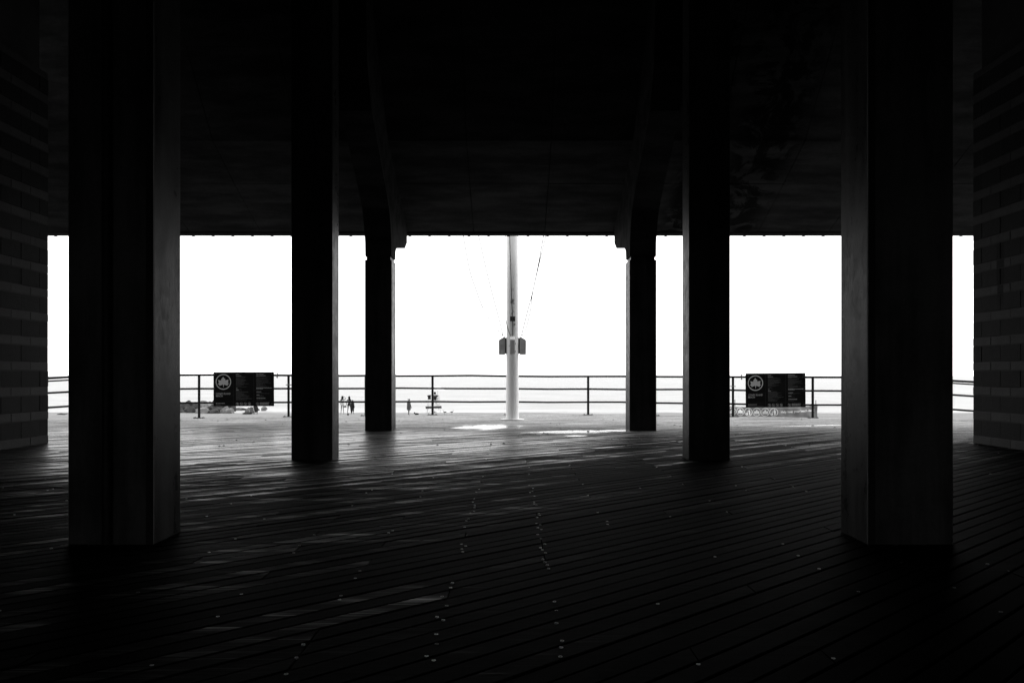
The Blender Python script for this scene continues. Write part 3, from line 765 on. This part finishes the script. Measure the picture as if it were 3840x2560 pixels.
def figure(px, py, height, rz_, label, mats, arms=None, legs=None, lean=0.0, at=None, sitting=False):
    """standing figure facing local +Y; returns root and scale; arms/legs override joint positions"""
    p = at if at is not None else beach_hit(px, py)
    root = empty('person', p, rz_); tag(root, label, 'person'); k = height / 1.65
    N = {'pelvis': ((0, 0, .90), .12), 'spine': ((0, lean * .3, 1.06), .105), 'chest': ((0, lean * .7, 1.24), .115), 'nb': ((0, lean, 1.37), .055), 'neck': ((0, lean + .01, 1.42), .047),
         'head': ((0, lean + .02, 1.51), .083), 'crown': ((0, lean + .015, 1.585), .06), 'nose': ((0, lean + .118, 1.50), .012)}
    E = [('pelvis', 'spine'), ('spine', 'chest'), ('chest', 'nb'), ('nb', 'neck'), ('neck', 'head'), ('head', 'crown'), ('head', 'nose')]
    for s, c in ((-1, 'L'), (1, 'R')):
        A = dict(sh=(s * .165, lean * .9, 1.325), el=(s * .205, lean * .6 - .02, 1.07), wr=(s * .215, lean * .4 + .04, .85), pa=(s * .215, lean * .4 + .055, .79))
        A.update((arms or {}).get(c, {}))
        Lg = dict(hip=(s * .09, 0, .83), kn=(s * .095, .015, .47), an=(s * .10, -.02, .085), toe=(s * .115, .13, .03)); Lg.update((legs or {}).get(c, {}))
        for q, r_ in (('sh', .05), ('el', .037), ('wr', .025), ('pa', .030)): N[q + c] = (A[q], r_)
        for q, r_ in (('hip', .082), ('kn', .052), ('an', .034), ('toe', .027)): N[q + c] = (Lg[q], r_)
        pa, wr = Vector(A['pa']), Vector(A['wr']); dd = (pa - wr).normalized(); sd2 = Vector((0, 1, 0)) if abs(dd.y) < 0.8 else Vector((1, 0, 0))
        for i, l in enumerate((.075, .088, .082, .065)):
            N['f%d%s' % (i, c)] = (tuple(pa + sd2 * (0.033 - 0.022 * i) + dd * l), .0085); E.append(('pa' + c, 'f%d%s' % (i, c)))
        N['th' + c] = (tuple(pa + sd2 * 0.05 + dd * 0.02), .0095); E.append(('pa' + c, 'th' + c))
        E += [('chest', 'sh' + c), ('sh' + c, 'el' + c), ('el' + c, 'wr' + c), ('wr' + c, 'pa' + c), ('pelvis', 'hip' + c), ('hip' + c, 'kn' + c), ('kn' + c, 'an' + c), ('an' + c, 'toe' + c)]
    skin_body('body', N, E, mats[0], root, k)
    def cloth(name, rings, mat):
        return MB().loft([tuple(q * k for q in r_) for r_ in rings], 16).build(name, mat, root, smooth=True)
    return root, k, cloth, lean

def hair_long(cloth, lean, down, dx=0.0, mat=None):
    cloth('hair', [(dx, lean - .045, down, .07, .03), (dx * .8, lean - .06, down + .12, .10, .045), (dx * .4, lean - .04, 1.36, .105, .06), (0, lean - .015, 1.46, .105, .095), (0, lean - .005, 1.55, .108, .108),
                   (0, lean, 1.625, .085, .09), (0, lean, 1.665, .035, .04)], mat or M['hair'])

# two women and a child at the water edge
r_, k, cloth, ln = figure(1284, 1550.5, 1.68, 0.1, 'person in pale swimwear raising one hand to long dark hair', [M['skin_pale']],
                          arms={'R': dict(el=(.33, .0, 1.40), wr=(.20, .03, 1.55), pa=(.14, .03, 1.58)), 'L': dict(el=(-.23, .02, 1.10), wr=(-.2, .12, .92), pa=(-.18, .16, .88))},
                          legs={'L': dict(kn=(-.10, .05, .47), an=(-.13, .0, .085), toe=(-.15, .14, .03)), 'R': dict(kn=(.08, -.02, .47), an=(.12, -.06, .085), toe=(.13, .08, .03))})
hair_long(cloth, 0, 1.12, -.04)
cloth('top', [(0, 0, 1.10, .125, .10), (0, 0, 1.22, .14, .115), (0, 0, 1.32, .12, .09)], M['pale'])
cloth('shorts', [(0, 0, .80, .17, .125), (0, 0, .90, .165, .13), (0, 0, .99, .135, .11)], M['pale'])
r_, k, cloth, ln = figure(1309.5, 1549, 1.66, 0.0, 'person with waist-long dark hair and dark short skirt between two companions', [M['skin']],
                          arms={'L': dict(el=(-.25, -.03, 1.10), wr=(-.27, .02, .88), pa=(-.27, .03, .82))},
                          legs={'L': dict(hip=(-.1, 0, .83), kn=(-.12, .01, .47), an=(-.16, -.02, .085), toe=(-.19, .10, .03)), 'R': dict(hip=(.1, 0, .83), kn=(.14, .01, .47), an=(.18, -.02, .085), toe=(.22, .10, .03))})
hair_long(cloth, 0, 1.0, .09)
cloth('top', [(0, 0, 1.06, .12, .10), (0, 0, 1.20, .135, .11), (0, 0, 1.30, .11, .085)], M['grey'])
cloth('skirt', [(0, 0, .72, .20, .15), (0, 0, .85, .175, .135), (0, 0, 1.0, .13, .11)], M['dark'])
hb = empty('hand_bag', r_.location + Vector((-.40, 0, .58))); tag(hb, 'small dark bag held by the person in the dark skirt', 'bag')
MB().prism([(-.16, 0), (.12, 0), (.14, .10), (.02, .16), (-.10, .12)], -.05, .05, 'Y').build('bag_body', M['dark'], hb, bevel=.015)
MB().tube([(-.06, 0, .12), (.02, 0, .25), (.11, 0, .29), (.10, 0, .10)], .008, 6).build('strap', M['dark'], hb)
r_, k, cloth, ln = figure(1322, 1552, 1.34, -0.15, 'child in a big dark shirt and dark trousers with one bare arm hanging', [M['skin']],
                          legs={'L': dict(an=(-.09, -.05, .085), toe=(-.10, .10, .03)), 'R': dict(an=(.10, .04, .085), toe=(.12, .18, .03))})
cloth('shirt', [(0, 0, .70, .21, .15), (0, 0, .95, .195, .14), (0, 0, 1.2, .19, .13), (0, 0, 1.33, .16, .10), (0, 0, 1.39, .07, .06)], M['black'])
cloth('trouser_leg', [(-.10, -.03, .14, .07, .075), (-.095, 0, .45, .09, .09), (-.09, 0, .78, .11, .11)], M['black'])
cloth('trouser_leg', [(.095, .0, .30, .075, .08), (.095, .01, .47, .085, .09), (.09, 0, .78, .11, .11)], M['mid'])
cloth('hair', [(0, -.01, 1.46, .095, .09), (0, -.005, 1.54, .105, .105), (0, 0, 1.61, .085, .09), (0, 0, 1.65, .03, .03)], M['hair'])
# small things on the sand near them
q = beach_hit(1305, 1557); sb = empty('beach_bag', q); tag(sb, 'small round black bag lying on the sand by the bathers', 'bag')
MB().loft([(0, 0, 0, .05, .05), (0, 0, .05, .085, .08), (0, 0, .12, .08, .07), (0, 0, .17, .04, .03)], 12).build('bag_body', M['black'], sb, smooth=True)
MB().tube([(-.04, 0, .15), (0, 0, .25), (.05, 0, .15)], .008, 6).build('handle', M['black'], sb)

# figure in a robe
r_, k, cloth, ln = figure(1533, 1556.5, 1.50, -0.7, 'person in a knee-length striped grey robe and pale cap standing alone', [M['mid']],
                          arms={'R': dict(el=(.25, -.03, 1.05), wr=(.27, .06, .82), pa=(.27, .08, .76))},
                          legs={'L': dict(kn=(-.04, .02, .47), an=(-.025, -.02, .085), toe=(-.03, .13, .03)), 'R': dict(kn=(.04, .0, .47), an=(.03, -.05, .085), toe=(.04, .10, .03))})
rb = [(0, 0, .50, .20, .16), (0, 0, .75, .225, .17), (0, 0, 1.0, .215, .15), (0, 0, 1.2, .21, .14), (0, 0, 1.34, .19, .11), (0, 0, 1.41, .07, .06)]
mt = NT('striped robe cloth'); ox, oy, oz = mt.xyz(mt.obj())
ang_ = mt.math('ARCTAN2', oy, ox); wv = mt.math('SINE', mt.math('MULTIPLY', ang_, 9.0))
M['robe'] = mt.done(mt.mixf(mt.smooth(wv, -0.1, 0.5), 0.015, 0.10), 0.9, 0.2)
cloth('robe', rb, M['robe'])
cloth('hair', [(0, .03, 1.44, .09, .085), (0, .03, 1.52, .098, .10), (0, .02, 1.585, .08, .08)], M['hair'])
cloth('cap', [(-.03, -.035, 1.47, .085, .08), (-.03, -.03, 1.55, .10, .095), (-.02, -.01, 1.62, .085, .085), (0, 0, 1.655, .03, .03)], M['pale'])
q = beach_hit(1561, 1556); bb = empty('duffel_bag', q); tag(bb, 'dark duffel bag with a round top lying on the sand beside the robed person', 'bag')
MB().loft([(.05, 0, 0, .15, .10), (.06, 0, .06, .17, .12), (.05, 0, .14, .15, .10), (.03, 0, .19, .06, .05)], 14).build('bag_body', M['black'], bb, smooth=True)
MB().loft([(-.13, 0, .10, .03, .03), (-.15, 0, .14, .065, .06), (-.15, 0, .21, .065, .06), (-.14, 0, .26, .02, .02)], 12).build('rolled_towel', M['dark'], bb, smooth=True)
MB().tube([(-.02, -.1, .12), (.05, -.13, .2), (.14, -.1, .12)], .01, 6).build('handle', M['mid'], bb)

# ------------------------------------------------------------------ lifeguard chair
LD = 78.5; lp = P(1626, 1555, LD); lp.z = bump_z(lp.x, LD)
lc = empty('lifeguard_chair', lp); tag(lc, 'tall white-legged lifeguard chair with a dark seat back at the shore', 'chair')
def L_(px, py, y=0.0):
    q = P(px, py, LD); return (q.x - lp.x, y, q.z - lp.z)
zb = 0.0
for (xt, xb_, yt, yb) in ((1605.5, 1603, -.3, -.45), (1644, 1648, -.3, -.45), (1604, 1601.5, .35, .6), (1645, 1649.5, .35, .6)):
    a = L_(xt, 1484, yt); b = L_(xb_, 1560, yb)
    MB().tube([(b[0], yb, -0.05), a], .035, 8).build('leg', M['white'], lc)
for (a, b) in (((1605, 1517), (1647, 1552)), ((1645, 1515), (1603, 1551)), ((1604.5, 1516), (1645.5, 1516))):
    MB().tube([L_(*a, -.36), L_(*b, -.42)], .014, 6).build('brace', M['galv'], lc)
MB().box(L_(1605, 0)[0], L_(1645, 0)[0], -.3, .4, L_(0, 1500)[2] - .03, L_(0, 1500)[2]).build('seat', M['white'], lc)
MB().box(L_(1606, 0)[0], L_(1617, 0)[0], -.36, -.33, L_(0, 1497)[2], L_(0, 1482)[2]).build('backrest', M['dark'], lc, bevel=.01)
MB().box(L_(1626, 0)[0], L_(1640, 0)[0], -.36, -.33, L_(0, 1497)[2], L_(0, 1484)[2]).build('backrest', M['dark'], lc, bevel=.01)
MB().tube([L_(1604, 1483.5, -.35), L_(1618, 1481.5, -.35)], .055, 8).build('back_cushion', M['black'], lc, smooth=True)
MB().tube([L_(1640, 1482.5, -.35), L_(1645, 1483, -.35)], .05, 8).build('back_cushion', M['black'], lc, smooth=True)
tw = MB().prism([L_(1640, 1485)[0::2], L_(1644, 1485)[0::2], L_(1643.5, 1500)[0::2], L_(1637.5, 1498)[0::2]], -.42, -.385, 'Y').build('towel', M['pale'], None, lp)
tag(tw, 'white towel draped over the side of the lifeguard chair', 'towel')
rbz = empty('rescue_board', Vector(lp) + Vector((0, -.55, 0))); tag(rbz, 'long dark rescue board slung across the lifeguard chair legs', 'board')
pts = []
for x in range(1597, 1660, 3):
    pts.append((L_(x, 0)[0], L_(0, 1521.5 + (0.8 if (x // 3) % 3 == 0 else 0) + (1625 - x) * 0.03)[2]))
for x in range(1659, 1596, -3):
    pts.append((L_(x, 0)[0], L_(0, 1530.5 - (0.8 if (x // 3) % 3 == 1 else 0) + (1625 - x) * 0.03)[2]))
MB().prism(pts, -.05, .05, 'Y').build('board_body', M['mid'], rbz)
for xx in (1598.5, 1657):
    MB().box(L_(xx - .8, 0)[0], L_(xx + .8, 0)[0], -.056, -.05, L_(0, 1528)[2], L_(0, 1523.5)[2]).build('hand_grip', M['pale'], rbz)
ux = L_(1641, 0)[0]
um = empty('beach_umbrella', Vector(lp) + Vector((ux, 0.15, 0))); tag(um, 'white beach umbrella opened above the lifeguard chair', 'umbrella')
zc = L_(0, 1463)[2]; zt = L_(0, 1449)[2]
MB().tube([(0, 0, 0.6), (0, 0, zt)], .018, 8).build('umbrella_pole', M['white'], um)
mb = MB(); v = []; n = 8
for r2, z2 in ((.72, zc), (.5, zc + .16), (.25, zt - .06), (.02, zt)):
    v += [(r2 * math.cos(2 * math.pi * k2 / n), r2 * math.sin(2 * math.pi * k2 / n), z2) for k2 in range(n)]
mb.add(v, [(i * n + k2, i * n + (k2 + 1) % n, (i + 1) * n + (k2 + 1) % n, (i + 1) * n + k2) for i in range(3) for k2 in range(n)])
cn = mb.build('canopy', M['white'], um); cn.modifiers.new('thickness', 'SOLIDIFY').thickness = .008
for k2 in range(n):
    a = 2 * math.pi * k2 / n; MB().tube([(0, 0, zc - .02), (.7 * math.cos(a), .7 * math.sin(a), zc - .005)], .008, 5).build('rib', M['mid'], um)
seat_z = L_(0, 1500)[2]
gp = Vector(lp) + Vector((L_(1631, 0)[0], -.05, seat_z - .80))
r_, k, cloth, ln = figure(0, 0, 1.62, 0.1, 'person in a pale hooded top seated on the lifeguard chair', [M['skin']], at=gp,
                          arms={'L': dict(el=(-.25, .0, 1.08), wr=(-.15, .25, 1.0), pa=(-.13, .31, 1.0)), 'R': dict(el=(.30, .05, 1.12), wr=(.34, .26, 1.05), pa=(.34, .32, 1.05))},
                          legs={'L': dict(hip=(-.09, .05, .88), kn=(-.12, .45, .86), an=(-.12, .47, .45), toe=(-.13, .6, .40)), 'R': dict(hip=(.09, .05, .88), kn=(.12, .45, .86), an=(.12, .47, .45), toe=(.13, .6, .40))})
cloth('hooded_top', [(0, 0, .86, .17, .13), (0, 0, 1.05, .165, .125), (0, 0, 1.25, .18, .13), (0, 0, 1.34, .17, .11), (0, 0, 1.40, .09, .08)], M['grey'])
cloth('hood', [(0, -.06, 1.22, .04, .05), (0, -.09, 1.32, .10, .06), (0, -.06, 1.42, .10, .06)], M['pale'])
cloth('hair', [(0, -.01, 1.44, .10, .095), (0, -.005, 1.53, .112, .112), (0, 0, 1.61, .09, .095), (0, 0, 1.655, .03, .03)], M['hair'])

# ------------------------------------------------------------------ things under the left notice board
q = beach_hit(944, 1552); bc = empty('beach_chair', q); tag(bc, 'folding beach chair with a tall grey fabric back, seen past the rocks', 'chair')
MB().prism([(-.17, .12), (.17, .10), (.13, .62), (.06, .66), (-.07, .66), (-.13, .60)], -.03, .03, 'Y').build('backrest', M['grey'], bc, rot=(math.radians(8), 0, 0), bevel=.02)
MB().prism([(-.18, .08), (.20, .08), (.20, .13), (-.18, .13)], 0, .42, 'Y').build('seat', M['dark'], bc)
for a, b in (((.14, -.02, .60), (.26, .05, .02)), ((-.15, -.02, .5), (-.2, .02, .02)), ((.18, .40, .12), (.22, .42, .01)), ((-.16, .40, .12), (-.2, .42, .01))):
    MB().tube([a, b], .018, 6).build('leg', M['pale'], bc)
q = beach_hit(928, 1552.5); rf = empty('air_mattress', q); tag(rf, 'long black inflatable mattress on the sand in front of the beach chair', 'mattress')
for i in range(4):
    MB().loft([(-.37 + .0, -.12 + i * .13, .02, .02, .03), (-.35, -.12 + i * .13, .09, .05, .06), (-.33, -.12 + i * .13, .14, .02, .03)], 10)
mm = MB()
for i in range(4): mm.tube([(-.40, -.15 + i * .11, .075), (-.36, -.15 + i * .11, .075), (.30, -.15 + i * .11, .075), (.36, -.15 + i * .11, .085)], [.03, .07, .07, .03], 10)
mm.build('air_tubes', M['black'], rf, smooth=True)
MB().tube([(.28, -.22, .10), (.40, -.2, .16)], [.09, .05], 10).build('pillow', M['black'], rf, smooth=True)
q = beach_hit(921, 1551) + Vector((0, .45, 0)); q.z = bump_z(q.x, q.y); tb = empty('tote_bag', q); tag(tb, 'pale bulging tote bag standing behind the black air mattress', 'bag')
MB().loft([(0, 0, 0, .22, .12), (0, 0, .12, .25, .14), (0, 0, .25, .22, .12), (.02, 0, .36, .15, .08), (.03, 0, .42, .05, .03)], 14).build('bag_body', M['grey'], tb, smooth=True)
MB().tube([(-.1, 0, .34), (0, -.02, .52), (.14, 0, .34)], .018, 6).build('handle', M['pale'], tb, smooth=True)
q = beach_hit(935, 1551) + Vector((0, .6, 0)); q.z = bump_z(q.x, q.y); cb = empty('cool_box', q); tag(cb, 'white cool box standing between the tote bag and the beach chair', 'box')
MB().box(-.16, .16, -.12, .12, 0, .27).build('box_body', M['pale'], cb, bevel=.02); MB().box(-.17, .17, -.13, .13, .272, .33).build('lid', M['white'], cb, bevel=.02)
r_, k, cloth, ln = figure(960, 1552.5, 1.5, 0.6, 'crouching person in dark clothes beside the grey beach chair', [M['dark']], at=beach_hit(960, 1552.5) - Vector((0, 0, .49)), lean=.18,
                          arms={'L': dict(el=(-.28, .25, 1.05), wr=(-.3, .42, .95), pa=(-.3, .48, .92)), 'R': dict(el=(.28, .22, 1.05), wr=(.3, .38, .90), pa=(.31, .43, .86))},
                          legs={'L': dict(hip=(-.1, .0, .80), kn=(-.16, .36, .86), an=(-.14, .12, .60), toe=(-.15, .28, .565)), 'R': dict(hip=(.1, .0, .80), kn=(.18, .36, .86), an=(.16, .12, .60), toe=(.17, .28, .565))})
cloth('jacket', [(0, -.02, .74, .17, .14), (0, .03, .95, .17, .14), (0, .12, 1.2, .19, .14), (0, .17, 1.34, .16, .11), (0, .18, 1.40, .08, .07)], M['black'])
cloth('hair', [(0, .17, 1.44, .10, .095), (0, .175, 1.53, .112, .112), (0, .18, 1.61, .09, .095), (0, .18, 1.655, .03, .03)], M['hair'])

# ------------------------------------------------------------------ gulls on the wet sand
def gull(px, py, rz_, label):
    q = beach_hit(px, py); g = empty('gull', q, rz_); tag(g, label, 'gull')
    nodes = {'pelvis': ((0, -.02, .20), .055), 'chest': ((0, .09, .24), .06), 'neck': ((0, .14, .31), .034), 'head': ((0, .16, .355), .034), 'bill': ((0, .225, .345), .008), 'rump': ((0, -.13, .19), .03), 'tail': ((0, -.24, .19), .012)}
    skin_body('body', nodes, [('pelvis', 'chest'), ('chest', 'neck'), ('neck', 'head'), ('head', 'bill'), ('pelvis', 'rump'), ('rump', 'tail')], M['pale'], g, 1.0)
    for s in (-1, 1):
        MB().loft([(s * .052, -.02, .165, .012, .10), (s * .062, .0, .21, .014, .14), (s * .05, .0, .255, .012, .10)], 10).build('wing', M['mid'], g, smooth=True)
        MB().tube([(s * .025, .0, .16), (s * .027, .02, .08), (s * .027, .0, .0), (s * .03, .05, .0)], .007, 6).build('leg', M['mid'], g)
gull(1631, 1553, 0.5, 'gull standing on wet sand between the lifeguard chair legs')
gull(1668, 1553, 1.9, 'gull on wet sand just beyond the lifeguard chair, head turned from the flagpole')
gull(1694, 1552.5, -1.2, 'gull on wet sand nearest to the white flagpole')
q = beach_hit(231, 1556); dw = MB().tube([(-.4, 0, .06), (-.1, .05, .10), (.2, 0, .07), (.45, .1, .12)], [.02, .06, .05, .02], 8).build('driftwood', M['mid'], None, q, smooth=True)
tag(dw, 'dark piece of driftwood on the sand past the block wall', 'driftwood')
